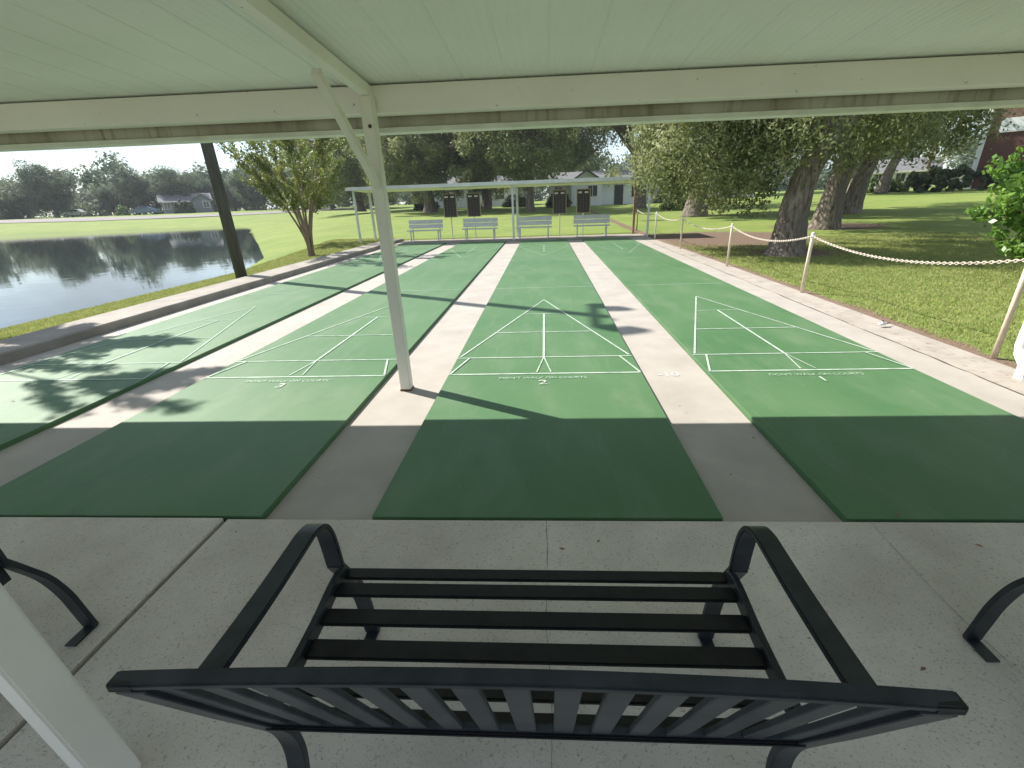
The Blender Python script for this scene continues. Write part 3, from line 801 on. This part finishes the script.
oak(23, (-24.5, 62.0, .8), 'dark oak behind the crape myrtle, right of the pond end',
    [(0, 0, -.1), (0, 0, 1.5), (-.2, 0, 3.2), (.2, .1, 5.6)], .5, (0, 0, 7.4), (8.5, 6, 6.6), 130, 1.5, 40000, .34, GO, leafmat='darkleaf')
oak(24, (46.0, 60.0, 1.1), 'light feathery tree in the gap of sky by the brick house',
    [(0, 0, -.1), (0, 0, 1.5), (-.2, 0, 3.2), (.2, .1, 5.6)], .3, (0, 0, 7.4), (4.6, 4, 4.2), 42, .9, 7000, .30, GO, leafmat='oakleaf')

# crape myrtles: several thin stems fanning up, loose upward sprays of leaves
def crape(seed, loc, label, H, W, n_leaf, leaf, low=1.2, stems=7):
    rng = np.random.default_rng(seed); t = empty('crape_myrtle', loc, 0, label, 'tree', 'crape myrtles on the pond side')
    mb = MB(); V = []; Fq = []; cents = []; rad = []
    for k in range(stems):
        an = 2*math.pi*k/stems + rng.uniform(-.3, .3); q = rng.uniform(.45, 1.0)
        e = np.array([math.cos(an)*W*.55*q, math.sin(an)*W*.55*q, H*rng.uniform(.72, .88)])
        b = np.array([math.cos(an)*.07, math.sin(an)*.07, 0]); s1 = b*1.8+np.array([0, 0, low*.55])
        mid = (s1+e)/2 - np.array([e[0], e[1], 0])*.12
        limbs(mb, rng, b, [b-np.array([0, 0, .1]), s1, mid, e], .055, .012, 8, .03)
        for j in range(13):
            q = rng.uniform(.22, 1.0); s = s1*(1-q)**2 + 2*q*(1-q)*mid + q*q*e
            dirn = np.array([math.cos(an+rng.normal()*.9), math.sin(an+rng.normal()*.9), rng.uniform(.35, 1.5)]); dirn /= np.linalg.norm(dirn)
            L_ = rng.uniform(.5, 1.05)*W*.28; e2 = s+dirn*L_
            limbs(mb, rng, s, [s, (s+e2)/2, e2], .014, .005, 5, 0)
            for q2 in np.linspace(.25, 1.08, 6): cents.append(s+dirn*L_*q2); rad.append(.15)
    mb.build('trunk', M['smoothbark'], t)
    v, f = leaf_cloud(rng, np.array(cents), np.array(rad), n_leaf, leaf, shell=.1, narrow=.5)
    me = fast_mesh('crown', v, f, M['limeleaf']); c = bpy.data.objects.new('crown', me); COL.objects.link(c); c.parent = t
    return t
crape(31, (-8.02, 13.85, 0), 'yellow-green crape myrtle with fanned bare stems on the pond lawn', 4.35, 3.5, 13000, .080)
crape(32, (-10.3, 18.4, .1), 'smaller crape myrtle behind the first, beside the shelter end', 4.2, 3.3, 11000, .09)
crape(33, (-10.6, 4.5, -.25), 'crape myrtle out of the frame at the left, shading the left court', 6.2, 4.0, 40000, .10, low=4.2)

# bright glossy shrub at the right edge
rng = np.random.default_rng(40); t = empty('shrub', (8.75, 6.0, -.02), 0, 'bright green glossy shrub leaning in at the right edge', 'shrub')
mb = MB(); cents = []; rad = []
for k in range(150):
    d = rng.normal(size=3); d /= np.linalg.norm(d); e = np.array([-.1, 0, 1.35]) + d*np.array([1.35, 1.35, 1.25])*rng.uniform(.6, 1.06)
    e[2] = max(e[2], .45)
    s = np.array([rng.normal()*.08, rng.normal()*.08, rng.uniform(.0, .8)])
    if k % 3 == 0: limbs(mb, rng, s, [s, (s+e)/2+rng.normal(size=3)*.1, e], .022, .006, 6, 0)
    for q in (.72, .84, .94, 1.03): cents.append(s+(e-s)*q); rad.append(.13)
mb.build('stem', M['smoothbark'], t)
v, f = leaf_cloud(rng, np.array(cents), np.array(rad), 15000, .10, shell=.2, narrow=.62)
me = fast_mesh('foliage', v, f, M['bushleaf']); c = bpy.data.objects.new('foliage', me); COL.objects.link(c); c.parent = t

# hedges and bushes: box or dome of leaves
def hedge(name, label, loc, rz, dims, n, leaf, m, dome=False, group=None, cat='hedge'):
    rng = np.random.default_rng(int(abs(loc[0]*100))+7); t = empty(name, loc, rz, label, cat, group)
    L_, D_, H_ = dims; cc = []
    if dome:
        u = rng.normal(size=(90, 3)); u /= np.linalg.norm(u, axis=1, keepdims=True); u[:, 2] = abs(u[:, 2])
        cc = u*np.array([L_/2, D_/2, H_])*rng.uniform(.6, 1, (90, 1))
    else:
        k = int(L_*D_*H_*2)+40; cc = (rng.random((k, 3))-.5)*np.array([L_, D_, H_]); cc[:, 2] += H_/2
    v, f = leaf_cloud(rng, cc, np.full(len(cc), .28), n, leaf, shell=.3, narrow=.7)
    mb = MB(); mb.tube([(0, 0, -.1), (0, 0, H_*.6)], .06, 6); mb.build('stem', M['smoothbark'], t)
    me = fast_mesh('foliage', v, f, M[m]); c = bpy.data.objects.new('foliage', me); COL.objects.link(c); c.parent = t
hedge('hedge', 'dark clipped hedge in front of the brick house', (36.3, 42.6, .97), R(-38), (7.5, 1.6, 1.9), 16000, .22, 'hedge')
hedge('hedge', 'bright yellow-green hedge left of the dark clipped one', (32.6, 49.0, .95), R(-30), (6, 1.4, 1.3), 9000, .2, 'brighthedge')
hedge('bush', 'round green bush behind the nearest oak trunk', (11.3, 38.0, .35), 0, (4, 2, 1.7), 6000, .16, 'brighthedge', True, cat='bush')
for k, (x, y, s, lb) in enumerate([(-14.5, 57, 3.2, 'low dark bush left of the scoreboards'), (-3.5, 58, 3.4, 'dark bush by the pale house wall behind the shelter'), (1.6, 52.5, 2.6, 'dark bush under the white house gable'), (13.6, 53.0, 2.6, 'dark bush at the right of the white house')]):
    hedge('bush', lb, (x, y, th(x, y)), 0, (s, 1.8, 1.5), 5000, .2, 'hedge', True, 'bushes by the houses', 'bush')
hedge('bush', 'rounded dark green bush before the grey-roofed house across the pond', (-69.5, 88.5, 1.1), R(40), (3.6, 2.4, 2.4), 7000, .26, 'hedge', True, None, 'bush')
hedge('bush', 'small yellow-green bush by the road across the pond', (-78, 84, 1.08), 0, (2.0, 1.8, 1.8), 2500, .22, 'brighthedge', True, None, 'bush')

# wood across the pond: tree shapes share three meshes
rngw = np.random.default_rng(90)
src = []
for s in range(4):
    hgt = [11.5, 10.0, 12.5, 9.0][s]
    tt = oak(60+s, (0, 0, 0), 'x', [(0, 0, -.3), (.1, 0, 2), (-.2, 0, 4), (.2, .1, 6)], .45, (0, 0, hgt*.56), (5.4, 5.0, hgt*.42), 90, 1.4, 26000, .40, 'trees across the pond', leafmat='farleaf', name='pond_tree', droop=1.0)
    src.append(tt)
ords = ['first','second','third','fourth','fifth','sixth','seventh','eighth','ninth','tenth','eleventh','twelfth','thirteenth','fourteenth','fifteenth','sixteenth','seventeenth','eighteenth','nineteenth','twentieth']
ids = [(-124,58),(-120,70),(-112,68),(-111,80),(-102,77),(-101,88),(-93,86),(-91,97),(-84,96),(-80,106),(-76,96),(-72,108),(-64,104),(-60,112),(-55,102),(-50,94),(-44,98),(-40,88),(-34,90),(-29,82)]
order = sorted(range(len(ids)), key=lambda i: math.atan2(ids[i][0], ids[i][1]+1.9))
used = [False]*4
for n_, i in enumerate(order):
    x, y = ids[i]; s = i % 4
    o = src[s] if not used[s] else copy_tree(src[s]); used[s] = True
    o.location = (x, y, th(x, y)); sc = rngw.uniform(.62, .84); o.scale = (sc, sc, sc*rngw.uniform(.92, 1.08)); o.rotation_euler = (0, 0, rngw.uniform(0, 6.28))
    tag(o, '%s tree from the left in the dark row across the pond' % ords[n_], 'tree', 'trees across the pond')
# far-off wood closing the horizon
rng = np.random.default_rng(91); cc = []
for k in range(700):
    a = rng.uniform(-1.25, 1.1); d = rng.uniform(125, 170); cc.append((math.sin(a)*d, math.cos(a)*d, .9+rng.random()**.8*(9.5+1.6*math.sin(a*9)+1.2*math.sin(a*23))))
v, f = leaf_cloud(rng, np.array(cc), np.full(len(cc), 2.6), 130000, .75, shell=.3, narrow=.7)
me = fast_mesh('far_wood', v, f, M['farleaf']); c = bpy.data.objects.new('far_wood', me); COL.objects.link(c); tag(c, 'distant belt of woodland closing the horizon', 'woodland', kind='stuff')

# ------------------------------------------------------------------ houses
def window(parent, x, y, z0, z1, wd, face='-y', sh=False):
    mb = MB(); mb.box(x-wd/2-.08, x+wd/2+.08, y-.05, y-.003, z0-.08, z1+.08)
    fr = mb.build('window', M['trim'], parent)
    mb = MB(); mb.box(x-wd/2, x+wd/2, y-.058, y-.052, z0, z1); mb.build('pane', M['glass'], fr)
    mb = MB(); mb.box(x-.02, x+.02, y-.066, y-.060, z0, z1); mb.build('mullion', M['trim'], fr)
def house(name, label, loc, rz, W, D, wh, rh, wm, rm, wins=(), door=None, gable_front=None, cat='house', over=.5):
    t = empty(name, loc, rz, label, cat)
    mb = MB(); mb.box(-W/2, W/2, 0, D, -.3, wh)
    mb.add([(-W/2, 0, wh), (-W/2, D, wh), (-W/2, D/2, wh+rh), (-W/2+.1, 0, wh), (-W/2+.1, D, wh), (-W/2+.1, D/2, wh+rh)], [(0,1,2),(3,5,4),(0,2,5,3),(1,4,5,2)])
    mb.add([(W/2, 0, wh), (W/2, D, wh), (W/2, D/2, wh+rh), (W/2-.1, 0, wh), (W/2-.1, D, wh), (W/2-.1, D/2, wh+rh)], [(0,2,1),(3,4,5),(0,3,5,2),(1,2,5,4)])
    mb.build('wall', wm, t)
    e = over; sl_ = rh/(D/2); mb = MB()
    for sgn, y0 in ((1, -e), (-1, D+e)):
        z0 = wh - e*sl_ + .06
        vs_ = [(x, y, z+dz) for dz in (0, .16) for (x, y, z) in ((-W/2-e, y0, z0), (W/2+e, y0, z0), (W/2+e, D/2, wh+rh+.06), (-W/2-e, D/2, wh+rh+.06))]
        mb.add(vs_, [(0,1,2,3),(7,6,5,4),(0,4,5,1),(1,5,6,2),(2,6,7,3),(3,7,4,0)])
    mb.build('roof', rm, t)
    mb = MB(); mb.box(-W/2-e, W/2+e, -e-.06, -e-.002, wh-e*sl_-.03, wh-e*sl_+.2); mb.build('eave_trim', M['trim'], t)
    for (x, z0, z1, wd) in wins: window(t, x, 0, z0, z1, wd)
    if door is not None:
        mb = MB(); mb.box(door-.5, door+.5, -.06, -.003, 0, 2.1); d = mb.build('door', M['glass'], t); mb = MB(); mb.tube([(door+.4, -.06, 1.0), (door+.4, -.1, 1.0)], .03, 8); mb.build('handle', M['galv'], d)
    if gable_front:
        gx_, gw, gd = gable_front
        mb = MB(); mb.box(gx_-gw/2, gx_+gw/2, -gd, -.002, -.3, wh+.05)
        mb.add([(gx_-gw/2, -gd, wh+.05), (gx_+gw/2, -gd, wh+.05), (gx_, -gd, wh+gw*.32), (gx_-gw/2, -gd+.1, wh+.05), (gx_+gw/2, -gd+.1, wh+.05), (gx_, -gd+.1, wh+gw*.32)], [(0,1,2),(3,5,4),(0,2,5,3),(1,4,5,2)])
        mb.build('gable_wing', wm, t)
        mb = MB()
        for sg in (-1, 1):
            v_ = [(x, y, z+dz) for dz in (.02, .16) for (x, y, z) in ((gx_+sg*(gw/2+.4), -gd-.35, wh-.2), (gx_, -gd-.35, wh+gw*.32+.06), (gx_, D*.3, wh+gw*.32+.06), (gx_+sg*(gw/2+.4), D*.3, wh-.2))]
            mb.add(v_, [(0,1,2,3),(7,6,5,4),(0,4,5,1),(1,5,6,2),(2,6,7,3),(3,7,4,0)])
        mb.build('gable_roof', rm, t)
        window(t, gx_+gw*.2, -gd, 1.0, 2.1, 1.0)
    return t
house('house', 'white-sided house with a gable behind the right half of the shelter', (6.9, 55.0, .60), R(-4), 12.5, 8, 2.5, 1.1, M['siding'], M['roofgrey'],
      [(-5.2, 1.0, 2.1, .9), (3.9, .8, 2.1, 1.5), (5.3, .9, 2.1, .8)], 1.7, (-2.0, 3.4, 1.6))
house('house', 'white house half hidden by oaks left of the middle shelter post', (-9.5, 63.5, .75), R(3), 12, 8, 2.5, 1.3, M['siding'], M['roofgrey'],
      [(-3.5, .9, 2.1, 1.2), (0, .9, 2.1, 1.2), (3.6, .9, 2.1, 1.2)], 2.0)
house('house', 'pale house with mottled trees before it at the right of the shelter', (19.5, 58.5, .85), R(-12), 11, 8, 2.8, 1.8, M['siding'], M['roofgrey'],
      [(-3.6, .9, 2.1, 1.2), (0.5, .9, 2.1, 1.4), (3.6, .9, 2.1, 1.2)], -1.5)
house('house', 'low house with a wide grey roof behind the bright hedge at the right', (44.0, 61.5, 1.15), R(-36), 6.4, 8, 2.1, 1.3, M['siding'], M['roofgrey'],
      [(-2.2, .9, 1.8, .9), (0, .9, 1.8, .9)], 1.8)
house('house', 'long grey-roofed white house across the pond', (-72.0, 93.0, 1.12), R(38), 8.2, 7, 2.3, 1.3, M['greywall'], M['roofgrey'],
      [(-3.3, .9, 2.0, 1.0), (-1.2, .9, 2.0, 1.0)], 0.2, (2.6, 3.2, 1.2))
# brick building at the right edge: wall, white corner board, brown eave, blue-grey window
t = empty('brick_house', (39.6, 45.9, 1.1), R(-44), 'red brick house with a white corner board and brown eave behind the shrub', 'house')
mb = MB(); mb.box(0, 14, 0, 9, -.3, 4.4); mb.build('wall', M['brick'], t)
mb = MB(); mb.box(-.25, .12, -.2, -.002, -.3, 8.6); mb.build('corner_board', M['trim'], t, bevel=.01)
mb = MB(); mb.box(.13, 13.9, -.05, 9, 4.42, 8.6); mb.build('shingle_band', M['brownroof'], t)
mb = MB(); mb.box(.8, 5.6, -.12, -.052, 4.5, 5.6); wn = mb.build('window', M['trim'], t)
mb = MB(); mb.box(.9, 5.5, -.13, -.122, 4.6, 5.5); mb.build('pane', M['siding'], wn)
mb = MB(); mb.tube([(3.2, -1.0, 5.8), (3.2, -1.0, 8.2)], .8, 18); mb.build('vent_drum', M['trim'], t)

# ------------------------------------------------------------------ cars by the road across the pond
def car(loc, rz, paint, label):
    t = empty('parked_car', loc, rz, label, 'car', 'cars parked across the pond')
    P = [(-2.2, .35), (-2.25, .75), (-2.0, .92), (-1.3, .98), (-.7, 1.42), (.6, 1.45), (1.35, 1.0), (2.1, .9), (2.25, .65), (2.2, .35)]
    mb = MB(); n = len(P); mb.add([(x, sy*(.85 if z < 1.2 else .68), z) for sy in (-1, 1) for (x, z) in P], [tuple(range(n)), tuple(reversed(range(n, 2*n)))]+[(i, (i+1) % n, n+(i+1) % n, n+i) for i in range(n)])
    mb.build('body', paint, t, bevel=.05)
    for sy in (-1, 1):
        mb = MB(); mb.add([(x, sy*yy, z) for (x, z, yy) in ((-1.15, 1.02, .84), (-.62, 1.36, .735), (.5, 1.38, .735), (1.1, 1.02, .84))], [(0, 1, 2, 3)]); mb.build('side_window', M['glass'], t)
        for wx in (-1.4, 1.4):
            mb = MB(); mb.tube([(wx, sy*.70, .33), (wx, sy*.89, .33)], .33, 18); w_ = mb.build('wheel', M['rubber'], t)
            mb = MB(); mb.tube([(wx, sy*.895, .33), (wx, sy*.905, .33)], .19, 14); mb.build('rim', M['galv'], w_)
for (x, y, rz, m_, lb) in ((-95, 92, 12, 'carpaint', 'pale silver car parked under the trees across the pond'), (-73.5, 84, 20, 'bluepaint', 'blue car parked by the grey-roofed house across the pond')):
    car((x, y, th(x, y)), R(rz), M[m_], lb)

# ------------------------------------------------------------------ grass blades near the kerbs
def grass(name, label, x0, x1, y0, y1, n, h, seed, cond=None):
    rng = np.random.default_rng(seed)
    x = rng.uniform(x0, x1, n); y = y0 + (y1-y0)*rng.random(n)**1.25
    z = terrain(x, y); ok = (z > WATER+.03)
    if cond is not None: ok &= cond(x, y, rng)
    x, y, z = x[ok], y[ok], z[ok]; n = len(x)
    a = rng.uniform(0, 6.28, n); hh = h*(.5+rng.random(n)); wd = .0045*(.7+.8*rng.random(n))*(1+y*.08)
    lx = rng.normal(size=n)*.45*hh; ly = rng.normal(size=n)*.45*hh
    dx, dy = np.cos(a)*wd, np.sin(a)*wd
    v = np.stack([np.stack([x-dx, y-dy, z-.004], -1), np.stack([x+dx, y+dy, z-.004], -1), np.stack([x+lx, y+ly, z+hh], -1)], 1).reshape(-1, 3)
    me = fast_mesh(name, v, np.arange(3*n).reshape(-1, 3), M['blade']); c = bpy.data.objects.new(name, me); COL.objects.link(c)
    tag(c, label, 'grass', kind='stuff')
M['blade'] = mat('grass_blade', (.19,.25,.06), (.33,.34,.13), 5, .6, 5, .38, .62, spec=.3, transl=.3, c3=(.30,.26,.14), scale3=35, lo3=.55, hi3=.7)
def keep(x, y, rng):
    d = np.minimum(np.hypot((x-6.3)/3.6, (y-15.2)/3.6), np.hypot((x-6.6)/1.5, (y-10.9)/1.3))
    e = np.abs(x-4.2)*2.6
    return (np.minimum(d, e+.25) + .5*rng.random(len(x))) > 1.0
grass('lawn_grass', 'sunny turf with dry straw flecks right of the kerb', 4.24, 13.5, .8, 15, 230000, .028, 1, keep)
grass('bank_grass', 'green grass on the bank between the left kerb and the pond', -9.9, -6.96, 2.0, 20, 70000, .035, 2)

# ------------------------------------------------------------------ air
hz = bpy.data.materials.new('haze'); hz.use_nodes = True
N = hz.node_tree.nodes; N.remove(N['Principled BSDF'])
pv = N.new('ShaderNodeVolumePrincipled'); pv.inputs['Color'].default_value = (.86, .92, 1, 1); pv.inputs['Density'].default_value = .00045
pv.inputs['Anisotropy'].default_value = .2
hz.node_tree.links.new(pv.outputs[0], N['Material Output'].inputs['Volume'])
mb = MB(); mb.box(-460, 460, -80, 660, -2.8, 22)
tag(mb.build('haze', hz), 'thin pale summer haze over the pond and lawns', 'haze', kind='stuff')

rng = np.random.default_rng(55); n = 150
x = rng.uniform(-6.2, 4.15, n); y = -2 + 12*rng.random(n)**1.3
tops_z = np.where(y < 0, .006, .006)
a = rng.uniform(0, 6.28, n); sz = rng.uniform(.007, .018, n); V = []
for k in range(n):
    c_, s_ = math.cos(a[k])*sz[k], math.sin(a[k])*sz[k]; z = tops_z[k] + rng.uniform(.001, .004)
    V += [(x[k]-c_, y[k]-s_, z), (x[k]+s_*.5, y[k]-c_*.5, z+.003), (x[k]+c_, y[k]+s_, z+.002), (x[k]-s_*.5, y[k]+c_*.5, z+.004)]
M['deadleaf'] = mat('dry_leaf', (.22,.12,.06), (.12,.075,.04), 8, .8)
me = fast_mesh('fallen_leaves', np.array(V), np.arange(4*n).reshape(-1, 4), M['deadleaf']); c = bpy.data.objects.new('fallen_leaves', me); COL.objects.link(c)
tag(c, 'small dry brown leaves scattered on the courts and strips', 'fallen leaves', kind='stuff')
